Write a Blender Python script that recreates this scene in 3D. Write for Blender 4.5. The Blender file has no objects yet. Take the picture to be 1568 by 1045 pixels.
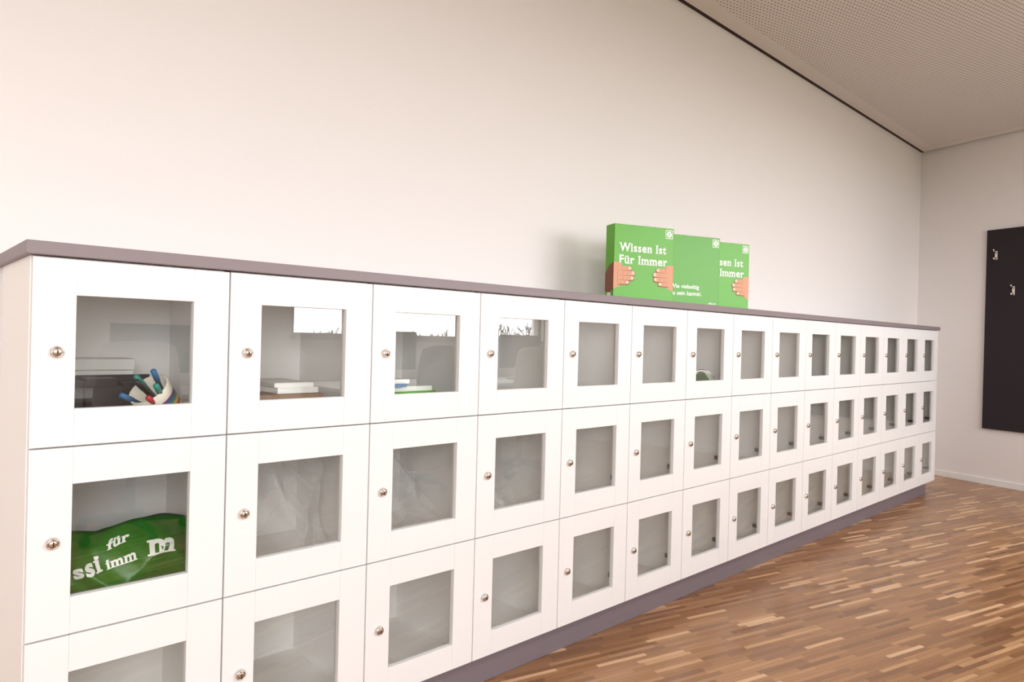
import bpy, bmesh, random
from math import *
from mathutils import Vector, Matrix
random.seed(7)
scene=bpy.context.scene
COL=scene.collection

# ------------------------------------------------------------------ helpers
def lin(c):
    return tuple(((v/255)/12.92 if v/255<=0.04045 else (((v/255)+0.055)/1.055)**2.4) for v in c)+(1,)
def mat(name,rgb,rough=0.5,metal=0.0,bump=0.0,bscale=200,spec=0.5,coat=0.0,var=0.0):
    m=bpy.data.materials.new(name); m.use_nodes=True
    nt=m.node_tree; b=nt.nodes['Principled BSDF']
    b.inputs['Base Color'].default_value=lin(rgb)
    b.inputs['Roughness'].default_value=rough
    b.inputs['Metallic'].default_value=metal
    b.inputs['Specular IOR Level'].default_value=spec
    b.inputs['Coat Weight'].default_value=coat
    tc=nt.nodes.new('ShaderNodeTexCoord')
    nz=nt.nodes.new('ShaderNodeTexNoise'); nz.inputs['Scale'].default_value=bscale; nz.inputs['Detail'].default_value=3
    nt.links.new(tc.outputs['Object'],nz.inputs['Vector'])
    if bump>0:
        bp=nt.nodes.new('ShaderNodeBump'); bp.inputs['Strength'].default_value=bump; bp.inputs['Distance'].default_value=0.002
        nt.links.new(nz.outputs['Fac'],bp.inputs['Height']); nt.links.new(bp.outputs['Normal'],b.inputs['Normal'])
    if var>0:
        mx=nt.nodes.new('ShaderNodeMix'); mx.data_type='RGBA'
        c=lin(rgb); mx.inputs[6].default_value=tuple(v*(1-var) for v in c[:3])+(1,)
        mx.inputs[7].default_value=tuple(min(1,v*(1+var)) for v in c[:3])+(1,)
        nt.links.new(nz.outputs['Fac'],mx.inputs[0]); nt.links.new(mx.outputs[2],b.inputs['Base Color'])
    return m
def empty(name,loc=(0,0,0)):
    e=bpy.data.objects.new(name,None); e.location=loc; COL.objects.link(e); return e
def link(name,me,mats,parent=None,smooth=False,bevel=0,seg=2):
    o=bpy.data.objects.new(name,me); COL.objects.link(o)
    for m in (mats if isinstance(mats,(list,tuple)) else [mats]): me.materials.append(m)
    if parent: o.parent=parent
    if smooth:
        for p in me.polygons: p.use_smooth=True
    if bevel:
        bv=o.modifiers.new('bevel','BEVEL'); bv.width=bevel; bv.segments=seg; bv.limit_method='ANGLE'; bv.angle_limit=radians(40)
    return o
class B:
    """mesh accumulator"""
    def __init__(s): s.bm=bmesh.new()
    def box(s,x0,x1,y0,y1,z0,z1,mi=0,M=None):
        P=[(x0,y0,z0),(x1,y0,z0),(x1,y1,z0),(x0,y1,z0),(x0,y0,z1),(x1,y0,z1),(x1,y1,z1),(x0,y1,z1)]
        v=[s.bm.verts.new((M@Vector(p)) if M else p) for p in P]
        for f in ((0,3,2,1),(4,5,6,7),(0,1,5,4),(1,2,6,5),(2,3,7,6),(3,0,4,7)):
            s.bm.faces.new([v[i] for i in f]).material_index=mi
        return s
    def prism(s,pts,z0,z1,mi=0):
        lo=[s.bm.verts.new((x,y,z0)) for x,y in pts]; hi=[s.bm.verts.new((x,y,z1)) for x,y in pts]
        n=len(pts)
        fs=[s.bm.faces.new(lo[::-1]),s.bm.faces.new(hi)]
        for i in range(n): fs.append(s.bm.faces.new((lo[i],lo[(i+1)%n],hi[(i+1)%n],hi[i])))
        for f in fs: f.material_index=mi
        return s
    def tube(s,pts,rads,n=16,mi=0,cap=True):
        """swept circle through points"""
        pts=[Vector(p) for p in pts]; rings=[]
        if not isinstance(rads,(list,tuple)): rads=[rads]*len(pts)
        up=None
        for i,p in enumerate(pts):
            if i==0: d=pts[1]-p
            elif i==len(pts)-1: d=p-pts[i-1]
            else: d=pts[i+1]-pts[i-1]
            if d.length<1e-9: d=Vector((0,0,1))
            d.normalize()
            if up is None:
                up=Vector((0,0,1)) if abs(d.z)<0.9 else Vector((1,0,0))
            a=d.cross(up)
            if a.length<1e-4: a=d.cross(Vector((1,0.3,0)))
            a.normalize(); b=d.cross(a); 
            rings.append([s.bm.verts.new(p+(a*cos(t)+b*sin(t))*rads[i]) for t in [2*pi*k/n for k in range(n)]])
        for i in range(len(rings)-1):
            for k in range(n):
                f=s.bm.faces.new((rings[i][k],rings[i][(k+1)%n],rings[i+1][(k+1)%n],rings[i+1][k])); f.material_index=mi; f.smooth=True
        if cap:
            s.bm.faces.new(rings[0][::-1]).material_index=mi; s.bm.faces.new(rings[-1]).material_index=mi
        return s
    def lathe(s,prof,org,axis,n=24,mi=0):
        """prof list of (r, t along axis)"""
        axis=Vector(axis).normalized(); up=Vector((0,0,1)) if abs(axis.z)<.9 else Vector((1,0,0))
        a=axis.cross(up).normalized(); b=axis.cross(a); org=Vector(org); rings=[]
        for r,t in prof:
            rings.append([s.bm.verts.new(org+axis*t+(a*cos(w)+b*sin(w))*max(r,1e-5)) for w in [2*pi*k/n for k in range(n)]])
        for i in range(len(rings)-1):
            for k in range(n):
                f=s.bm.faces.new((rings[i][k],rings[i][(k+1)%n],rings[i+1][(k+1)%n],rings[i+1][k])); f.material_index=mi; f.smooth=True
        return s
    def mesh(s,name,recalc=True):
        if recalc: bmesh.ops.recalc_face_normals(s.bm,faces=s.bm.faces)
        me=bpy.data.meshes.new(name); s.bm.to_mesh(me); s.bm.free(); return me
def text_mesh(body,width=None,height=None,off=0.0,serif=False):
    cu=bpy.data.curves.new('t','FONT'); cu.body=body; cu.size=1; cu.offset=off; cu.resolution_u=6
    if serif: cu.space_character=1.12
    o=bpy.data.objects.new('t',cu); COL.objects.link(o)
    dg=bpy.context.evaluated_depsgraph_get(); me=bpy.data.meshes.new_from_object(o.evaluated_get(dg))
    bpy.data.objects.remove(o)
    if serif:
        # slab serifs on every straight stem end (baseline, cap line, x-height)
        bm=bmesh.new(); bm.from_mesh(me)
        base=-off
        H=[]
        for e_ in bm.edges:
            a,b=e_.verts
            if abs(a.co.y-b.co.y)<0.004 and abs(a.co.x-b.co.x)>0.02 and e_.is_boundary:
                H.append((min(a.co.x,b.co.x),max(a.co.x,b.co.x),(a.co.y+b.co.y)/2))
        tops=[h[2] for h in H if h[2]>0.6]
        cap=max(tops) if tops else 0.73
        wx=0
        if body[0]=='W': wx=0.95
        th,ex=0.07,0.065
        def rect(x0,x1,y0,y1):
            bm.faces.new([bm.verts.new(p) for p in ((x0,y0,0.0),(x1,y0,0.0),(x1,y1,0.0),(x0,y1,0.0))])
        for x0,x1,y in H:
            if x1-x0>0.3: continue
            if abs(y-base)<0.02 and x0>wx: rect(x0-ex,x1+ex,y,y+th)
            elif abs(y-cap)<0.03: rect(x0-ex,x1+ex,y-th,y)
            elif 0.42<y<0.62 and x1-x0<0.2: rect(x0-ex,(x0+x1)/2,y-th,y)
        bm.to_mesh(me); bm.free()
    xs=[v.co.x for v in me.vertices]; 
    sx=width/(max(xs)-min(xs)) if width else 1; mn=min(xs); sz=(height/0.73) if height else sx
    for v in me.vertices: v.co=Vector(((v.co.x-mn)*sx,v.co.y*sz,0))
    return me

# ------------------------------------------------------------------ geometry constants
ZF,ZC=-1.31,1.70          # floor / ceiling
D=0.45                    # wall plane y
XC=7.0                    # corner x
rd=Vector((-0.254,-0.967,0)).normalized()   # right wall direction (away from corner)
rn=Vector((-rd.y,rd.x,0)); rn=rn if rn.x<0 else -rn   # inward normal
YB=-4.0; XL=-5.0
C0=Vector((XC,D,0))
def rw(s,z,o=0): # point on right wall
    return C0+rd*s+rn*o+Vector((0,0,z))
sB=(D-YB)/(-rd.y)
XBR=rw(sB,0).x

# ------------------------------------------------------------------ materials
M_wall=mat('wall_paint',(236,231,229),0.9,bump=0.12,bscale=350,spec=0.2)
M_door=mat('white_melamine',(232,230,229),0.42,bump=0.03,bscale=300)
M_inner=mat('white_melamine_inner',(249,246,242),0.5)
M_top=mat('mauve_grey_laminate',(134,122,124),0.5,bump=0.05,bscale=500)
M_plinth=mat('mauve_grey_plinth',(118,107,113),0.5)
M_chrome=mat('chrome',(228,222,216),0.16,metal=1.0)
M_dark=mat('dark_slot',(30,24,22),0.6)
M_brass=mat('lock_core',(190,172,158),0.3,metal=1.0)
M_hinge=mat('hinge_metal',(95,88,84),0.35,metal=0.8)
M_gap=mat('shadow_gap',(62,44,42),0.9)
M_base=mat('baseboard_white',(240,238,236),0.5)
M_board=mat('charcoal_felt',(56,50,53),0.95,bump=0.5,bscale=600,var=0.12,spec=0.1)
M_green=mat('cover_green',(86,168,18),0.38)
M_green2=mat('cover_green_back',(80,160,22),0.38)
M_white=mat('print_white',(246,246,240),0.5)
M_skin=mat('print_skin',(214,152,118),0.5)
M_skin2=mat('print_skin_shadow',(130,72,46),0.5)
M_nail=mat('print_nail',(240,200,180),0.4)
M_black=mat('black_plastic',(24,24,28),0.4)
M_cream=mat('cream_paper',(236,228,212),0.6)
M_blue=mat('blue_plastic',(40,110,160),0.35)
M_teal=mat('teal_plastic',(30,140,130),0.35)
M_bag=mat('green_foil',(36,108,28),0.30,bump=0.3,bscale=30)
M_lightgrey=mat('light_grey_fabric',(190,186,182),0.8)
M_wood=mat('box_card',(150,120,98),0.7)
M_frame=mat('window_frame',(150,146,142),0.4)
M_desk=mat('desk_top',(235,232,228),0.4)
M_tree=mat('bark',(60,44,36),0.9)
M_ground=mat('meadow',(110,112,90),1.0)

# translucent sheet imitating chair-leg reflections in the door glass
M_reflection=bpy.data.materials.new('reflection_sheet'); M_reflection.use_nodes=True
nt=M_reflection.node_tree; nt.nodes.clear()
o=nt.nodes.new('ShaderNodeOutputMaterial'); mx=nt.nodes.new('ShaderNodeMixShader'); tr=nt.nodes.new('ShaderNodeBsdfTransparent')
pb=nt.nodes.new('ShaderNodeBsdfPrincipled'); pb.inputs['Base Color'].default_value=(.95,.95,.95,1); pb.inputs['Roughness'].default_value=0.2
lw=nt.nodes.new('ShaderNodeLayerWeight'); lw.inputs['Blend'].default_value=0.35
mr=nt.nodes.new('ShaderNodeMapRange'); mr.inputs['To Min'].default_value=0.16; mr.inputs['To Max'].default_value=0.85
nt.links.new(lw.outputs['Facing'],mr.inputs['Value']); nt.links.new(mr.outputs[0],mx.inputs[0])
nt.links.new(tr.outputs[0],mx.inputs[1]); nt.links.new(pb.outputs[0],mx.inputs[2]); nt.links.new(mx.outputs[0],o.inputs[0])

# glass (thin sheet): Schlick reflectance independent of the face side
M_glass=bpy.data.materials.new('thin_glass'); M_glass.use_nodes=True
nt=M_glass.node_tree; nt.nodes.clear()
def gm(op,a,b_=None,clamp=False):
    n=nt.nodes.new('ShaderNodeMath'); n.operation=op; n.use_clamp=clamp
    for i,v in enumerate((a,b_)):
        if v is None: continue
        if isinstance(v,(int,float)): n.inputs[i].default_value=v
        else: nt.links.new(v,n.inputs[i])
    return n.outputs[0]
o=nt.nodes.new('ShaderNodeOutputMaterial'); mx=nt.nodes.new('ShaderNodeMixShader')
geo=nt.nodes.new('ShaderNodeNewGeometry'); dp=nt.nodes.new('ShaderNodeVectorMath'); dp.operation='DOT_PRODUCT'
nt.links.new(geo.outputs['Normal'],dp.inputs[0]); nt.links.new(geo.outputs['Incoming'],dp.inputs[1])
c1=gm('SUBTRACT',1.0,gm('ABSOLUTE',dp.outputs['Value']),True)
F=gm('ADD',gm('MULTIPLY',gm('POWER',c1,5.0),0.88),0.115,True)
tr=nt.nodes.new('ShaderNodeBsdfTransparent'); tr.inputs[0].default_value=(0.965,0.975,0.965,1)
gl=nt.nodes.new('ShaderNodeBsdfGlossy'); gl.inputs['Roughness'].default_value=0.01; gl.inputs[0].default_value=(1,1,1,1)
nt.links.new(F,mx.inputs[0]); nt.links.new(tr.outputs[0],mx.inputs[1]); nt.links.new(gl.outputs[0],mx.inputs[2]); nt.links.new(mx.outputs[0],o.inputs[0])

# parquet
def parquet():
    m=bpy.data.materials.new('industrial_parquet'); m.use_nodes=True; nt=m.node_tree; L=nt.links.new; b=nt.nodes['Principled BSDF']
    N=nt.nodes.new
    def math(op,a,b_=None):
        n=N('ShaderNodeMath'); n.operation=op
        for i,v in enumerate((a,b_)):
            if v is None: continue
            if isinstance(v,(int,float)): n.inputs[i].default_value=v
            else: L(v,n.inputs[i])
        return n.outputs[0]
    geo=N('ShaderNodeNewGeometry'); mp=N('ShaderNodeMapping'); mp.inputs['Rotation'].default_value=(0,0,atan2(0.254,0.967))
    L(geo.outputs['Position'],mp.inputs['Vector'])
    sp=N('ShaderNodeSeparateXYZ'); L(mp.outputs[0],sp.inputs[0])
    w,ln=0.0205,0.22
    r=math('DIVIDE',sp.outputs[1],w); row=math('FLOOR',r); fv=math('FRACT',r)
    wn=N('ShaderNodeTexWhiteNoise'); wn.noise_dimensions='1D'; L(row,wn.inputs['W'])
    u=math('ADD',math('DIVIDE',sp.outputs[0],ln),math('MULTIPLY',wn.outputs['Value'],7.3)); cu=math('FLOOR',u); fu=math('FRACT',u)
    cb=N('ShaderNodeCombineXYZ'); L(row,cb.inputs[0]); L(cu,cb.inputs[1])
    w2=N('ShaderNodeTexWhiteNoise'); w2.noise_dimensions='2D'; L(cb.outputs[0],w2.inputs['Vector'])
    cr=N('ShaderNodeValToRGB'); e=cr.color_ramp.elements
    e[0].position=0; e[0].color=lin((134,94,64)); e[1].position=1; e[1].color=lin((222,184,146))
    for p,c in ((0.25,(152,109,74)),(0.6,(166,122,84)),(0.85,(178,134,95)),(0.93,(206,162,120))):
        x=e.new(p); x.color=lin(c)
    L(w2.outputs['Value'],cr.inputs[0])
    # grain
    mp2=N('ShaderNodeMapping'); mp2.inputs['Scale'].default_value=(6,160,1); L(mp.outputs[0],mp2.inputs[0])
    nz=N('ShaderNodeTexNoise'); nz.inputs['Scale'].default_value=1; nz.inputs['Detail'].default_value=4; L(mp2.outputs[0],nz.inputs[0])
    g=math('ADD',math('MULTIPLY',nz.outputs['Fac'],0.5),0.75)
    seam=math('MAXIMUM',math('LESS_THAN',fv,0.06),math('LESS_THAN',fu,0.008))
    g2=math('MULTIPLY',g,math('SUBTRACT',1.0,math('MULTIPLY',seam,0.4)))
    vm=N('ShaderNodeVectorMath'); vm.operation='SCALE'; L(cr.outputs[0],vm.inputs[0]); L(g2,vm.inputs['Scale'])
    L(vm.outputs[0],b.inputs['Base Color'])
    rr=math('ADD',math('MULTIPLY',w2.outputs['Value'],0.1),0.27); L(rr,b.inputs['Roughness'])
    return m
M_floor=parquet()
def ceiling_mat():
    m=bpy.data.materials.new('perforated_acoustic_ceiling'); m.use_nodes=True; nt=m.node_tree; L=nt.links.new; b=nt.nodes['Principled BSDF']; N=nt.nodes.new
    def math(op,a,b_=None,clamp=False):
        n=N('ShaderNodeMath'); n.operation=op; n.use_clamp=clamp
        for i,v in enumerate((a,b_)):
            if v is None: continue
            if isinstance(v,(int,float)): n.inputs[i].default_value=v
            else: L(v,n.inputs[i])
        return n.outputs[0]
    geo=N('ShaderNodeNewGeometry'); s0=N('ShaderNodeSeparateXYZ'); L(geo.outputs['Position'],s0.inputs[0])
    mp=N('ShaderNodeMapping'); mp.inputs['Rotation'].default_value=(0,0,atan2(0.254,0.967)); L(geo.outputs['Position'],mp.inputs['Vector'])
    sp=N('ShaderNodeSeparateXYZ'); L(mp.outputs[0],sp.inputs[0]); P=0.025
    fx=math('SUBTRACT',math('FRACT',math('DIVIDE',sp.outputs[0],P)),0.5); fy=math('SUBTRACT',math('FRACT',math('DIVIDE',sp.outputs[1],P)),0.5)
    d=math('SQRT',math('ADD',math('MULTIPLY',fx,fx),math('MULTIPLY',fy,fy)))
    hole=math('LESS_THAN',d,0.2)
    hole=math('MULTIPLY',hole,math('LESS_THAN',s0.outputs[1],D-0.14))
    # distance from right wall
    k=C0.dot(rn)
    dist=math('SUBTRACT',math('ADD',math('MULTIPLY',s0.outputs[0],rn.x),math('MULTIPLY',s0.outputs[1],rn.y)),k)
    hole=math('MULTIPLY',hole,math('GREATER_THAN',dist,0.14))
    mx=N('ShaderNodeMix'); mx.data_type='RGBA'; mx.inputs[6].default_value=lin((224,216,209)); mx.inputs[7].default_value=lin((130,112,102)); L(hole,mx.inputs[0])
    L(mx.outputs[2],b.inputs['Base Color']); b.inputs['Roughness'].default_value=0.9
    return m
M_ceil=ceiling_mat()

# ------------------------------------------------------------------ room shell
T=0.2
link('floor',B().prism([(XL-T,YB-T),(XBR+T,YB-T),(XC+T+.1,D+T),(XL-T,D+T)],ZF-0.1,ZF).mesh('floor'),M_floor)
link('wall_main',B().box(XL-T,XC+T,D,D+T,ZF,ZC+0.12).mesh('w'),M_wall)
a=rw(0,0); b_=rw(sB,0)
link('wall_right',B().prism([(a.x,a.y),(b_.x,b_.y),(b_.x-rn.x*T,b_.y-rn.y*T),(a.x-rn.x*T,a.y-rn.y*T)],ZF,ZC+0.12).mesh('w'),M_wall)
link('wall_left',B().box(XL-T,XL,YB,D,ZF,ZC+0.12).mesh('w'),M_wall)
# ceiling with shadow gap; dark strips paint the shade inside it
g=0.034
p1=C0+rn*g; t=(D-g-p1.y)/rd.y; p1=p1+rd*t
p2=C0+rn*g; t=(YB-p2.y)/rd.y; p2=p2+rd*t
link('ceiling',B().prism([(XL,YB),(p2.x,p2.y),(p1.x,p1.y),(XL,D-g)],ZC,ZC+0.1).mesh('c'),M_ceil)
link('gap_shade_strip_1',B().prism([(XL,D-g-0.002),(XC+.05,D-g-.002),(XC+.05,D),(XL,D)],ZC+0.008,ZC+0.1).mesh('t'),M_gap)
q=[rw(0,0,0),rw(sB,0,0),rw(sB,0,g+.002),rw(0,0,g+.002)]
link('gap_shade_strip_2',B().prism([(v.x,v.y) for v in q],ZC+0.0085,ZC+0.1).mesh('t'),M_gap)
# window wall
SILL,HEAD=-0.17,1.45
wins=[(-3.6,0.25),(2.45,5.6)]  # first group is unseen, added to even out the daylight
wb=B(); xs=[XL-T]+[v for w in wins for v in w]+[XBR+T]
wb.box(XL-T,XBR+T,YB-T,YB,ZF,SILL); wb.box(XL-T,XBR+T,YB-T,YB,HEAD,ZC+0.12)
for i in range(0,len(xs),2): wb.box(xs[i],xs[i+1],YB-T,YB,SILL,HEAD)
link('wall_window_side',wb.mesh('w'),M_wall)
for i,(x0,x1) in enumerate(wins):
    fb=B(); f=0.06; n=4 if i==0 else 3; y0,y1=YB-0.12,YB-0.05
    fb.box(x0,x1,y0,y1,SILL,SILL+f*.5); fb.box(x0,x1,y0,y1,HEAD-f,HEAD)
    for k in range(n+1):
        xx=x0+(x1-x0)*k/n; fb.box(max(x0,xx-f*0.7),min(x1,xx+f*0.7),y0-0.004,y1+0.004,SILL,HEAD)
    fb.box(x0-0.02,x1+0.02,YB-0.05,YB+0.06,SILL-0.03,SILL+0.002)
    link('window_%d'%(i+1),fb.mesh('win'),M_frame,bevel=0.004)
    L=bpy.data.lights.new('sky_portal','AREA'); L.shape='RECTANGLE'; L.size=x1-x0; L.size_y=HEAD-SILL; L.cycles.is_portal=True
    lo=bpy.data.objects.new('window_portal_%d'%(i+1),L); lo.location=((x0+x1)/2,YB-T-0.01,(SILL+HEAD)/2); lo.rotation_euler=(radians(90),0,0); COL.objects.link(lo)
# baseboards
q=[rw(0,0,0),rw(sB,0,0),rw(sB,0,0.014),rw(0,0,0.014)]
link('baseboard_right',B().prism([(v.x,v.y) for v in q],ZF,ZF+0.055).mesh('b'),M_base,bevel=0.003)
link('baseboard_main',B().box(6.03,XC,D-0.014,D,ZF,ZF+0.055).mesh('b'),M_base,bevel=0.003)

# ------------------------------------------------------------------ locker cabinet
NC,NR,P=15,3,0.4
W=NC*P
cab=empty('locker_cabinet')
# worktop
link('worktop',B().box(-0.012,W+0.012,-0.012,D-0.002,0.0,0.028).mesh('m'),M_top,cab,bevel=0.002)
link('plinth',B().box(0.03,W-0.06,0.045,D-0.01,ZF,-NR*P-0.001).mesh('m'),M_plinth,cab,bevel=0.002)
cb=B(); t=0.016; yF=0.021; yK=D-0.012
for c in range(NC+1):
    x=c*P
    if c==0: cb.box(0,t,yF,yK,-NR*P,-0.0005)
    elif c==NC: cb.box(W-t,W,yF,yK,-NR*P,-0.0005)
    else: cb.box(x-t/2,x+t/2,yF,yK,-NR*P+t,-t)
for r in range(NR+1):
    z=-r*P
    for c in range(NC):
        x0=c*P+(t if c==0 else t/2); x1=(c+1)*P-(t if c==NC-1 else t/2)
        if r==0: cb.box(x0,x1,yF,yK,-t,-0.0006)
        elif r==NR: cb.box(x0,x1,yF,yK,-NR*P,-NR*P+t)
        else: cb.box(x0,x1,yF+0.001,yK,z-t/2,z+t/2)
cb.box(t,W-t,yK-0.008,yK,-NR*P+t,-t)
link('carcass',cb.mesh('m'),M_inner,cab)
db=B(); gb=B(); kb=B(); hb=B()
S0,S1,R=0.08,0.083,0.08; e=0.0017; th=0.019
for c in range(NC):
    for r in range(NR):
        x0,x1=c*P+e,(c+1)*P-e; z1,z0=-r*P-e-(0.002 if r==0 else 0),-(r+1)*P+e
        db.box(x0,c*P+S0,0,th,z0,z1); db.box((c+1)*P-S1,x1,0,th,z0,z1)
        db.box(c*P+S0,(c+1)*P-S1,0.0002,th-.0002,-r*P-R,z1); db.box(c*P+S0,(c+1)*P-S1,0.0002,th-.0002,z0,-(r+1)*P+R)
        v=[gb.bm.verts.new(p) for p in ((c*P+S0,0.013,-(r+1)*P+R),((c+1)*P-S1,0.013,-(r+1)*P+R),((c+1)*P-S1,0.013,-r*P-R),(c*P+S0,0.013,-r*P-R))]
        gb.bm.faces.new(v)
        kx,kz=c*P+0.046,-r*P-P/2
        kb.lathe([(0.0,-0.0001),(0.0135,-0.0001),(0.0135,0.003),(0.0122,0.007),(0.0105,0.009),(0.009,0.009),(0.0085,0.006)],(kx,0,kz),(0,-1,0),mi=0)
        kb.lathe([(0.0085,0.0055),(0.0083,0.010),(0.0070,0.0112),(0.0,0.0112)],(kx,0,kz),(0,-1,0),mi=1)
        kb.box(kx-0.0011,kx+0.0011,-0.0116,-0.0105,kz-0.0045,kz+0.0045,mi=2)
        xr=(c+1)*P-(t if c==NC-1 else t/2)
        for zz in ((-(r+1)*P+0.095,) if r>0 else (-(r+1)*P+0.05,))+(-r*P-0.05,):
            hb.box(xr-0.012,xr,0.03,0.075,zz-0.009,zz+0.009)
            hb.lathe([(0,0),(0.006,0),(0.006,0.004),(0,0.004)],(xr-0.012,0.066,zz),(-1,0,0),n=10)
            hb.box(xr-0.018,xr-0.006,th,0.04,zz-0.007,zz+0.007)
link('doors',db.mesh('m'),M_door,cab,bevel=0.0012,seg=2)
link('glass_panes',gb.mesh('m',False),M_glass,cab)
link('cylinder_locks',kb.mesh('m'),[M_chrome,M_brass,M_dark],cab)
link('hinges',hb.mesh('m'),M_hinge,cab,bevel=0.001)
# small hooks in one compartment
hk=B()
for hx in (0.13,0.27):
    hk.tube([(hx,0.2,-0.409),(hx,0.2,-0.47),(hx+0.004,0.2,-0.50),(hx+0.014,0.2,-0.505),(hx+0.02,0.2,-0.49)],0.003,n=8)
link('compartment_hooks',hk.mesh('m'),M_chrome,cab)

# ------------------------------------------------------------------ presentation boxes on top
def capsule(bm,x0,x1,z,r0,r1,y,mi,n=8):
    pts=[]
    sgn=1 if x1>x0 else -1
    for k in range(n+1):
        a=-pi/2+pi*k/n; pts.append((x1-sgn*r1+sgn*cos(a)*r1,z+sin(a)*r1))
    pts+= [(x0,z+r0),(x0,z-r0)]
    f=bm.faces.new([bm.verts.new((px,y,pz)) for px,pz in pts]); f.material_index=mi
def add_text(name,body,w,h,x,z,y,parent,m=None,off=0.02,serif=True):
    me=text_mesh(body,w,h,off,serif); 
    for v in me.vertices: v.co=Vector((v.co.x+x,y,v.co.y+z))
    return link(name,me,m or M_white,parent)
def box_binder(px,py,ang,kind):
    Wb,Tb,Hb=0.306,0.069,0.33
    e=empty('cardboard_binder',(px,py,0.0285)); e.rotation_euler=(0,0,ang)
    cv=B()
    cv.box(0,Wb,0,0.003,0,Hb); cv.box(0,0.003,0,Tb,0,Hb); cv.box(0,Wb,Tb-0.003,Tb,0,Hb)       # front, spine, back
    link('cover',cv.mesh('m'),M_green if kind==0 else M_green2,e,bevel=0.0015)
    link('inner_block',B().box(0.003,Wb-0.004,0.003,Tb-0.003,0.001,Hb-0.004).mesh('m'),M_green if kind==0 else M_green2,e)
    y=-0.0006
    lg=B(); 
    def quad(bm,x0,x1,z0,z1,yy,mi):
        f=bm.faces.new([bm.verts.new(p) for p in ((x0,yy,z0),(x1,yy,z0),(x1,yy,z1),(x0,yy,z1))]); f.material_index=mi
    lx,lz=0.262,0.284
    quad(lg.bm,lx,lx+0.038,lz,lz+0.038,y,0); quad(lg.bm,lx+0.003,lx+0.035,lz+0.003,lz+0.035,y-.0003,1)
    for i in range(1,19):
        a0,a1=2*pi*i/20,2*pi*(i+1)/20; ro,ri=0.0135,0.0065; cx,cz=lx+0.019,lz+0.019
        f=lg.bm.faces.new([lg.bm.verts.new((cx+cos(t)*q_,y-.0006,cz+sin(t)*q_)) for t,q_ in ((a0,ri),(a0,ro),(a1,ro),(a1,ri))]); f.material_index=0
    quad(lg.bm,lx+0.014,lx+0.032,lz+0.0165,lz+0.0215,y-.0008,0)
    link('logo_print',lg.mesh('m'),[M_white,M_green],e)
    if kind==0:
        add_text('title_line_1','Wissen Ist',0.243,0.038,0.024,0.214,y,e,off=0.026)
        add_text('title_line_2','Für Immer',0.250,0.038,0.024,0.161,y,e,off=0.026)
        hb=B()
        # printed hands gripping both side edges: back of the hand from the edge, four fingers with nails
        for side in (0,1):
            def X(v): return v if side==0 else Wb-v
            tips=(0.090,0.106,0.102,0.078); rad=(0.0098,0.0105,0.0102,0.0088)
            zs=(0.139,0.1185,0.0975,0.078)
            pal=[(0.0,0.146),(0.03,0.149),(0.046,0.147),(0.050,0.072),(0.03,0.062),(0.0,0.048)]
            f=hb.bm.faces.new([hb.bm.verts.new((X(a_),y,b2)) for a_,b2 in pal]); f.material_index=0
            for k in range(4):
                capsule(hb.bm,X(0.024),X(tips[k]+0.002),zs[k]-.0006,rad[k]+0.0016,rad[k]+0.0010,y-0.0003-0.0001*k,1)
                capsule(hb.bm,X(0.020),X(tips[k]),zs[k]+0.001,rad[k],rad[k]-0.0012,y-0.0008-0.0001*k,0)
                capsule(hb.bm,X(tips[k]-0.015),X(tips[k]-0.002),zs[k]+0.002,rad[k]*.55,rad[k]*.55,y-0.0014,2)
                for cx_ in (0.045,0.068):
                    c2=cx_*tips[k]/0.1; 
                    f=hb.bm.faces.new([hb.bm.verts.new((X(c2+dx_),y-0.00145,zs[k]+dz_)) for dx_,dz_ in ((0,-.004),(.0012,-.004),(.0012,.005),(0,.005))]); f.material_index=1
            capsule(hb.bm,X(0.0),X(0.040),0.156,0.010,0.0075,y-0.0002,0)
        link('hands_print',hb.mesh('m'),[M_skin,M_skin2,M_nail],e)
        sp=B(); 
        f=sp.bm.faces.new([sp.bm.verts.new((-0.0006,a_,b2)) for a_,b2 in ((0.0,0.166),(0.0,0.046),(0.03,0.035),(0.068,0.04),(0.068,0.12),(0.04,0.15))]); f.material_index=0
        f=sp.bm.faces.new([sp.bm.verts.new((-0.0006,a_,b2)) for a_,b2 in ((0.02,0.008),(0.05,0.008),(0.05,0.034),(0.02,0.034))]); f.material_index=1
        link('spine_print',sp.mesh('m'),[M_skin2,M_white],e)
    else:
        add_text('small_text_1','Wie vielseitig',0.165,0.020,0.024,0.080,y,e,off=0.02,serif=False)
        add_text('small_text_2','du sein kannst.',0.180,0.020,0.024,0.048,y,e,off=0.02,serif=False)
        add_text('imprint','wko.at',0.045,0.012,0.245,0.010,y,e,off=0.01,serif=False)
    return e
an=-radians(20.3)
box_binder(2.085,0.170,an,0)
box_binder(2.453,0.156,an,1)
box_binder(2.728,0.150,an,0)

# ------------------------------------------------------------------ compartment contents
FZ0=-0.4+0.0085   # floor of top row cells
# black desk organiser tray with compartments
tr=empty('desk_organiser',(0.135,0.20,FZ0))
b=B(); b.box(0,.17,0,.10,0,.006); b.box(0,.006,0,.10,0,.115); b.box(.164,.17,0,.10,0,.115); b.box(0,.17,0,.006,0,.10); b.box(0,.17,.094,.10,0,.125); b.box(.08,.086,0,.10,0,.10)
link('tray',b.mesh('m'),M_black,tr,bevel=0.002)
link('sheets',B().box(.01,.076,.02,.08,.006,.12).box(.09,.16,.03,.09,.006,.108).mesh('m'),M_black,tr)
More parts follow.
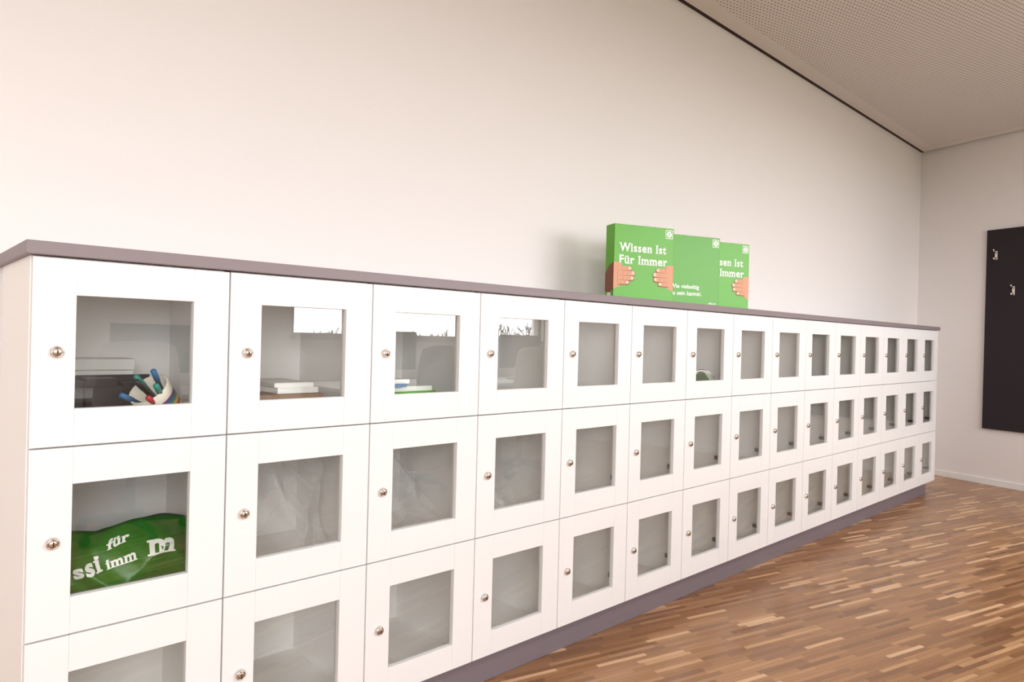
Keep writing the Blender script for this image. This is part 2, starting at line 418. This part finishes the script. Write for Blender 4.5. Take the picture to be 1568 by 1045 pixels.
# pencil cup lying tilted with striped band
cup=empty('pencil_cup',(0.275,0.100,FZ0+0.066)); cup.rotation_mode='QUATERNION'; cup.rotation_quaternion=Vector((-0.55,-0.30,0.66)).to_track_quat('Z','Y')
b=B(); b.lathe([(0,-0.06),(0.040,-0.06),(0.042,-0.03),(0.0425,-0.026)],(0,0,0),(0,0,1),mi=0)
for i in range(5):
    z0=-0.026+i*.010; b.lathe([(0.0425+.0006*i,z0),(0.0431+.0006*i,z0+.010)],(0,0,0),(0,0,1),mi=(0,1,2,3,4)[i])
b.lathe([(0.0455,0.024),(0.0475,0.050),(0.0445,0.051),(0.040,-0.054),(0,-0.054)],(0,0,0),(0,0,1),mi=0)
link('cup_body',b.mesh('m'),[M_cream,mat('cup_band_red',(190,70,70),0.5),mat('cup_band_yellow',(220,180,70),.5),M_teal,mat('cup_band_purple',(110,70,130),.5)],cup)
b=B()
for i,(dx,dy,mi,l) in enumerate(((-.012,.01,0,.11),(.01,.012,1,.125),(.016,-.012,2,.10),(-.01,-.014,1,.115),(0.0,0.0,3,.12),(.02,.0,0,.115))):
    b.lathe([(0,0),(.0055,0),(.0055,l-.03),(.0066,l-.03),(.0066,l),(.003,l+.003),(0,l+.003)],(dx*.6,dy*.6,-.03),(dx*1.8,dy*1.8-.010,.1),n=10,mi=mi)
link('felt_pens',b.mesh('m'),[M_teal,M_blue,mat('red_pen',(190,40,50),.4),M_black],cup)
pn=empty('ballpoint_pens',(0.065,0.07,FZ0+0.0065))
b=B()
b.tube([(0,0,0),(.10,.02,0)],[.0055,.005],n=10,mi=0); b.tube([(.03,-.03,0),(.13,-.035,0)],[.005,.005],n=10,mi=1)
b.tube([(-.005,.04,0.0),(.03,.12,.105)],[.006,.005],n=10,mi=0)
b.tube([(.02,.06,0.0),(-.02,.12,.085)],[.006,.005],n=10,mi=1)
link('pens',b.mesh('m'),[M_teal,M_blue,M_cream],pn)
# adhesive tape roll standing in front right
tp=empty('tape_roll',(0.335,0.085,FZ0+0.034))
b=B(); b.lathe([(0.020,-.011),(0.034,-.011),(0.034,.011),(0.020,.011),(0.020,-.011)],(0,0,0),(.45,-.9,0),n=32,mi=0); b.lathe([(0.0175,-.0115),(0.0203,-.0115),(0.0203,.0115),(0.0175,.0115),(0.0175,-.0115)],(0,0,0),(.45,-.9,0),n=32,mi=1)
link('roll',b.mesh('m'),[M_cream,M_wood],tp)
# white boxes at the back
wbx=empty('white_storage_box',(0.11,0.31,FZ0))
link('box_body',B().box(0,.16,0,.115,0,.135).mesh('m'),M_white,wbx,bevel=0.002)
link('box_lid',B().box(-.003,.163,-.003,.118,.1355,.165).mesh('m'),M_white,wbx,bevel=0.003)
# flat cardboard box + sheet, second column
link('cardboard_folder',B().box(.43,.70,.10,.36,FZ0,FZ0+.06).box(.425,.705,.095,.365,FZ0+.06,FZ0+.075).mesh('m'),M_wood,bevel=0.002)
link('paper_stack',B().box(.58,.70,.12,.33,FZ0+.0755,FZ0+.092).box(.575,.69,.13,.34,FZ0+.092,FZ0+.104).mesh('m'),M_white)
# notebooks, third column
nb=empty('notebook_stack',(0,0,FZ0))
for i,(x0,x1,y0,y1,z,h,m) in enumerate(((.83,1.02,.05,.30,0,.022,M_blue),(.84,1.04,.06,.30,.022,.02,M_white),(.86,1.03,.07,.29,.042,.016,M_cream),(.90,1.09,.08,.28,.058,.012,M_green),(.88,1.08,.09,.28,.070,.016,M_white),(.84,.97,.07,.26,.086,.010,M_blue),(.85,.98,.07,.25,.096,.014,M_white))):
    link('notebook_%d'%i,B().box(x0,x1,y0,y1,z+.0003,z+h).mesh('m'),m,nb,bevel=0.0015)
# magazines curved, seventh column
mg=empty('magazine_bundle',(2.43,0.06,FZ0))
for j,(m,dz) in enumerate(((M_green,.0),(M_white,.015),(M_white,.04),(M_cream,.06),(M_white,.075))):
    b=B(); prev=None; n=14
    for i in range(n+1):
        u=i/n; x=.02+.30*u; z=dz+.004+ (0.13-0.02*j)*sin(pi*u)**1.0*(0.5+0.5*u)
        cur=[b.bm.verts.new((x,y,z+o)) for y in (0,.20) for o in (0,.004)]
        if prev:
            for A_,B_ in ((0,1),(1,3),(3,2),(2,0)): b.bm.faces.new((prev[A_],cur[A_],cur[B_],prev[B_]))
        prev=cur
    link('magazine_%d'%j,b.mesh('m'),m,mg)
# added crinkled sheets standing in for reflections in the glass, middle row
for c,ph,hh in ((1,0.0,.30),(2,1.7,.29),(3,3.1,.27)):
    b=B(); n,m_=48,36; z0=-0.7915; x0=c*P+.03
    G=[]
    for i in range(n+1):
        row_=[]
        for j in range(m_+1):
            u,v=i/n,j/m_
            tri=lambda q_: abs((q_%1.0)*2-1)
            y=0.22+0.10*v-0.09*tri(u*1.3+.55*v+ph)-0.05*tri(u*1.9-1.2*v+ph*2)-0.02*tri(3.1*u+2.3*v+ph)
            topz=hh*(0.75+0.25*sin(2.2*u+ph)+0.12*tri(2*u+ph))
            row_.append(b.bm.verts.new((x0+.33*u+.02*sin(4*v+ph)*v,y,z0+topz*v)))
        G.append(row_)
    for i in range(n):
        for j in range(m_):
            f=b.bm.faces.new((G[i][j],G[i+1][j],G[i+1][j+1],G[i][j+1])); f.smooth=True
    link('reflection_standin',b.mesh('m',False),M_reflection)

# green foil bag in second row, first column
def bagpt(u,v,s):
    H=0.150+0.010*sin(u*5.2+0.5)+0.034*max(0,sin((u-.42)*4.6))
    if u<.2: H-=0.02*(.2-u)/.2
    z=-0.788+H*v
    x=0.022+0.340*u+0.008*sin(v*5+u*3)
    bulge=(max(0,sin(pi*min(1,max(0,v)))**0.6))*(max(0,sin(pi*(0.06+0.88*u)))**0.4)
    wv=0.009*sin(9*u+5*v)+0.016*abs(sin(6*u-4*v+1))+0.011*abs(sin(11*u+5*v))+0.003*sin(31*u+13*v)
    y=0.090+ s*0.045*bulge + wv + 0.07*v*v
    return Vector((x,y,z))
bag=empty('promotional_bag')
b=B(); nu,nv=80,30
for s in (-1,1):
    g_=[[b.bm.verts.new(bagpt(i/nu,j/nv,s)) for j in range(nv+1)] for i in range(nu+1)]
    for i in range(nu):
        for j in range(nv):
            f=b.bm.faces.new((g_[i][j],g_[i+1][j],g_[i+1][j+1],g_[i][j+1])); f.smooth=True
bmesh.ops.remove_doubles(b.bm,verts=b.bm.verts,dist=0.0004)
link('bag_body',b.mesh('m'),M_bag,bag)
for name,body,u0,v0,w,h,rot in (('letters_1','ssi',0.235,0.50,0.19,0.28,0.04),('letters_2','für',0.46,0.76,0.14,0.15,0.03),('letters_3','imm',0.45,0.52,0.19,0.17,0.04),('letters_4','m',0.70,0.58,0.17,0.34,0.03)):
    me=text_mesh(body,1,0.73,0.035,True); bm=bmesh.new(); bm.from_mesh(me)
    bmesh.ops.triangulate(bm,faces=bm.faces)
    for _ in range(3): bmesh.ops.subdivide_edges(bm,edges=[e_ for e_ in bm.edges if e_.calc_length()>0.04],cuts=1,use_grid_fill=False)
    for v in bm.verts:
        u=u0+v.co.x*w; vv=v0+v.co.y*h+rot*v.co.x
        p=bagpt(u,vv,-1); v.co=p+Vector((0,-0.0022,0))
    bm.to_mesh(me); bm.free(); link(name,me,M_white,bag)

# ------------------------------------------------------------------ coat-hook board on right wall
bd=empty('coat_hook_board')
def rwbox(b,s0,s1,o0,o1,z0,z1,mi=0):
    M=Matrix(((rd.x,rn.x,0,C0.x),(rd.y,rn.y,0,C0.y),(0,0,1,0),(0,0,0,1)))
    return b.box(s0,s1,o0,o1,z0,z1,mi,M)
link('felt_panel',rwbox(B(),0.605,1.85,0.0005,0.025,-0.825,0.892).mesh('m'),M_board,bd,bevel=0.003)
hk=B()
for s,z in ((0.685,0.66),(0.825,0.35),(1.05,0.66),(1.25,0.35),(1.45,0.66),(1.65,0.35)):
    rwbox(hk,s-0.010,s+0.010,0.0245,0.030,z-0.03,z+0.045)
    hk.tube([rw(s,z+0.03,0.029),rw(s,z+0.034,0.05),rw(s,z+0.045,0.068),rw(s,z+0.058,0.072)],[.0055,.005,.005,.007],n=10)
    hk.tube([rw(s,z-0.01,0.029),rw(s,z-0.028,0.045),rw(s,z-0.030,0.06),rw(s,z-0.012,0.068)],[.0055,.005,.005,.007],n=10)
link('coat_hooks',hk.mesh('m'),M_chrome,bd)

# ------------------------------------------------------------------ furniture on the window side (seen reflected in the glass)
def desk(x,y,w=1.6,d=0.8):
    e=empty('office_desk',(x,y,ZF))
    b=B(); b.box(0,w,0,d,.715,.74); link('top',b.mesh('m'),M_desk,e,bevel=.003)
    b=B()
    for xx in (.05,w-.1):
        b.box(xx,xx+.05,.05,.1,0,.715); b.box(xx,xx+.05,d-.1,d-.05,0,.715); b.box(xx,xx+.05,.05,d-.05,.0,.03)
    b.box(.1,w-.1,.38,.42,.60,.68); link('legs',b.mesh('m'),M_lightgrey,e,bevel=.003)
def chair(x,y,rz,m):
    e=empty('office_chair',(x,y,ZF)); e.rotation_euler=(0,0,rz)
    b=B()
    for k in range(5):
        a=2*pi*k/5; b.tube([(0,0,.09),(.28*cos(a),.28*sin(a),.065)],[.028,.016],n=10)
        b.lathe([(0,-.012),(.028,-.012),(.028,.012),(0,.012)],(.28*cos(a),.28*sin(a),.028),(-sin(a),cos(a),0),n=14)
    b.tube([(0,0,.06),(0,0,.42)],[.03,.022],n=14)
    b.tube([(0,.16,.41),(0,.27,.45),(0,.29,.60)],[.02,.02,.018],n=10)
    link('base',b.mesh('m'),M_black,e)
    link('seat',B().box(-.24,.24,-.24,.22,.43,.50).mesh('m'),M_black,e,bevel=.03,seg=4)
    b=B(); nx,nz=10,12; g2=[]
    for s in (0,1):
        g_=[]
        for i in range(nx+1):
            r_=[]
            for j in range(nz+1):
                u=-1+2*i/nx; v=j/nz; w=.22*(1-.12*v)*(1-.10*(2*v-1)**6)
                r_.append(b.bm.verts.new((u*w,.30-.07*u*u+.06*(v-.4)**2+s*.02,.55+.55*v-.03*abs(u)**4*(1 if v>.5 else -1))))
            g_.append(r_)
        for i in range(nx):
            for j in range(nz):
                f=b.bm.faces.new((g_[i][j],g_[i+1][j],g_[i+1][j+1],g_[i][j+1])); f.smooth=True
        g2.append(g_)
    A_,B_=g2
    for i in range(nx):
        for j in (0,nz): b.bm.faces.new((A_[i][j],A_[i+1][j],B_[i+1][j],B_[i][j]))
    for j in range(nz):
        for i in (0,nx): b.bm.faces.new((A_[i][j],A_[i][j+1],B_[i][j+1],B_[i][j]))
    link('backrest',b.mesh('m'),m,e)
    b=B()
    for sx in (-1,1):
        b.tube([(sx*.2,.02,.45),(sx*.29,.02,.47),(sx*.29,.02,.66)],.014,n=10); b.box(sx*.29-.035,sx*.29+.035,-.12,.13,.66,.685)
    link('armrests',b.mesh('m'),M_black,e)
desk(0.4,-3.85); desk(2.4,-3.85); desk(4.1,-3.85,1.2)
chair(0.85,-2.6,radians(8),M_lightgrey); chair(2.75,-2.6,radians(-15),M_black); chair(3.9,-2.6,radians(12),M_lightgrey)
for mx_ in (1.2,3.1,4.7):
    mo=empty('computer_monitor',(mx_,-3.45,ZF+.74))
    link('screen',B().box(-.28,.28,-.015,.015,.12,.46).mesh('m'),M_black,mo,bevel=.004)
    link('stand',B().box(-.025,.025,.016,.03,.01,.3).box(-.12,.12,-.07,.09,0,.012).mesh('m'),M_black,mo)

# ------------------------------------------------------------------ outside
link('ground',B().box(-150,150,-200,-8,-5.2,-5).mesh('g'),M_ground)
tb=B()
def branch(p,d,l,r,lev):
    q_=p+d*l; tb.tube([p,q_],[r,r*.7],n=4,cap=False)
    if lev==0: return
    for k in range(3 if lev>1 else 4):
        nd=(d+Vector((random.uniform(-.6,.6),random.uniform(-.6,.6),random.uniform(-.1,.4)))).normalized()
        branch(p+d*l*random.uniform(.45,1),nd,l*random.uniform(.55,.75),r*.6,lev-1)
for i in range(46):
    branch(Vector((-5+i*1.9+random.uniform(-1,1),-46+random.uniform(-5,5),-5)),Vector((random.uniform(-.08,.08),0,1)).normalized(),random.uniform(2.0,2.9),.24,4)
link('bare_tree_row',tb.mesh('m'),M_tree)

# ------------------------------------------------------------------ world
w=bpy.data.worlds.new('overcast'); scene.world=w; w.use_nodes=True
bg=w.node_tree.nodes['Background']; bg.inputs[0].default_value=(0.98,0.985,1.0,1); bg.inputs[1].default_value=9.0
# unseen fill lights added below the ceiling to brighten the room (behind the photographer)
for i,(x,y) in enumerate(((-1.5,-2.6),(1.8,-2.9),(4.3,-2.6))):
    L=bpy.data.lights.new('fill_area_%d'%(i+1),'AREA'); L.shape='RECTANGLE'; L.size=1.4; L.size_y=0.5; L.energy=25; L.color=(1,.98,.96)
    lo=bpy.data.objects.new('fill_area_light_%d'%(i+1),L); lo.location=(x,y,ZC-0.03); COL.objects.link(lo)
    
# ------------------------------------------------------------------ camera
yaw,pitch,roll,fpx=0.75,-0.0035,0.0248,1049.8
f=Vector((sin(yaw)*cos(pitch),cos(yaw)*cos(pitch),sin(pitch))); r=Vector((cos(yaw),-sin(yaw),0)); u=r.cross(f)
r2=r*cos(roll)+u*sin(roll); u2=-r*sin(roll)+u*cos(roll)
cam=bpy.data.cameras.new('camera'); cam.sensor_width=36; cam.lens=36*fpx/1568; cam.clip_start=0.01; cam.clip_end=500
co=bpy.data.objects.new('camera',cam); COL.objects.link(co)
M=Matrix(((r2.x,u2.x,-f.x,-0.234),(r2.y,u2.y,-f.y,-1.6914),(r2.z,u2.z,-f.z,-0.1484),(0,0,0,1)))
co.matrix_world=M
scene.camera=co
scene.view_settings.view_transform='Standard'
scene.view_settings.look='None'
scene.view_settings.exposure=0.22
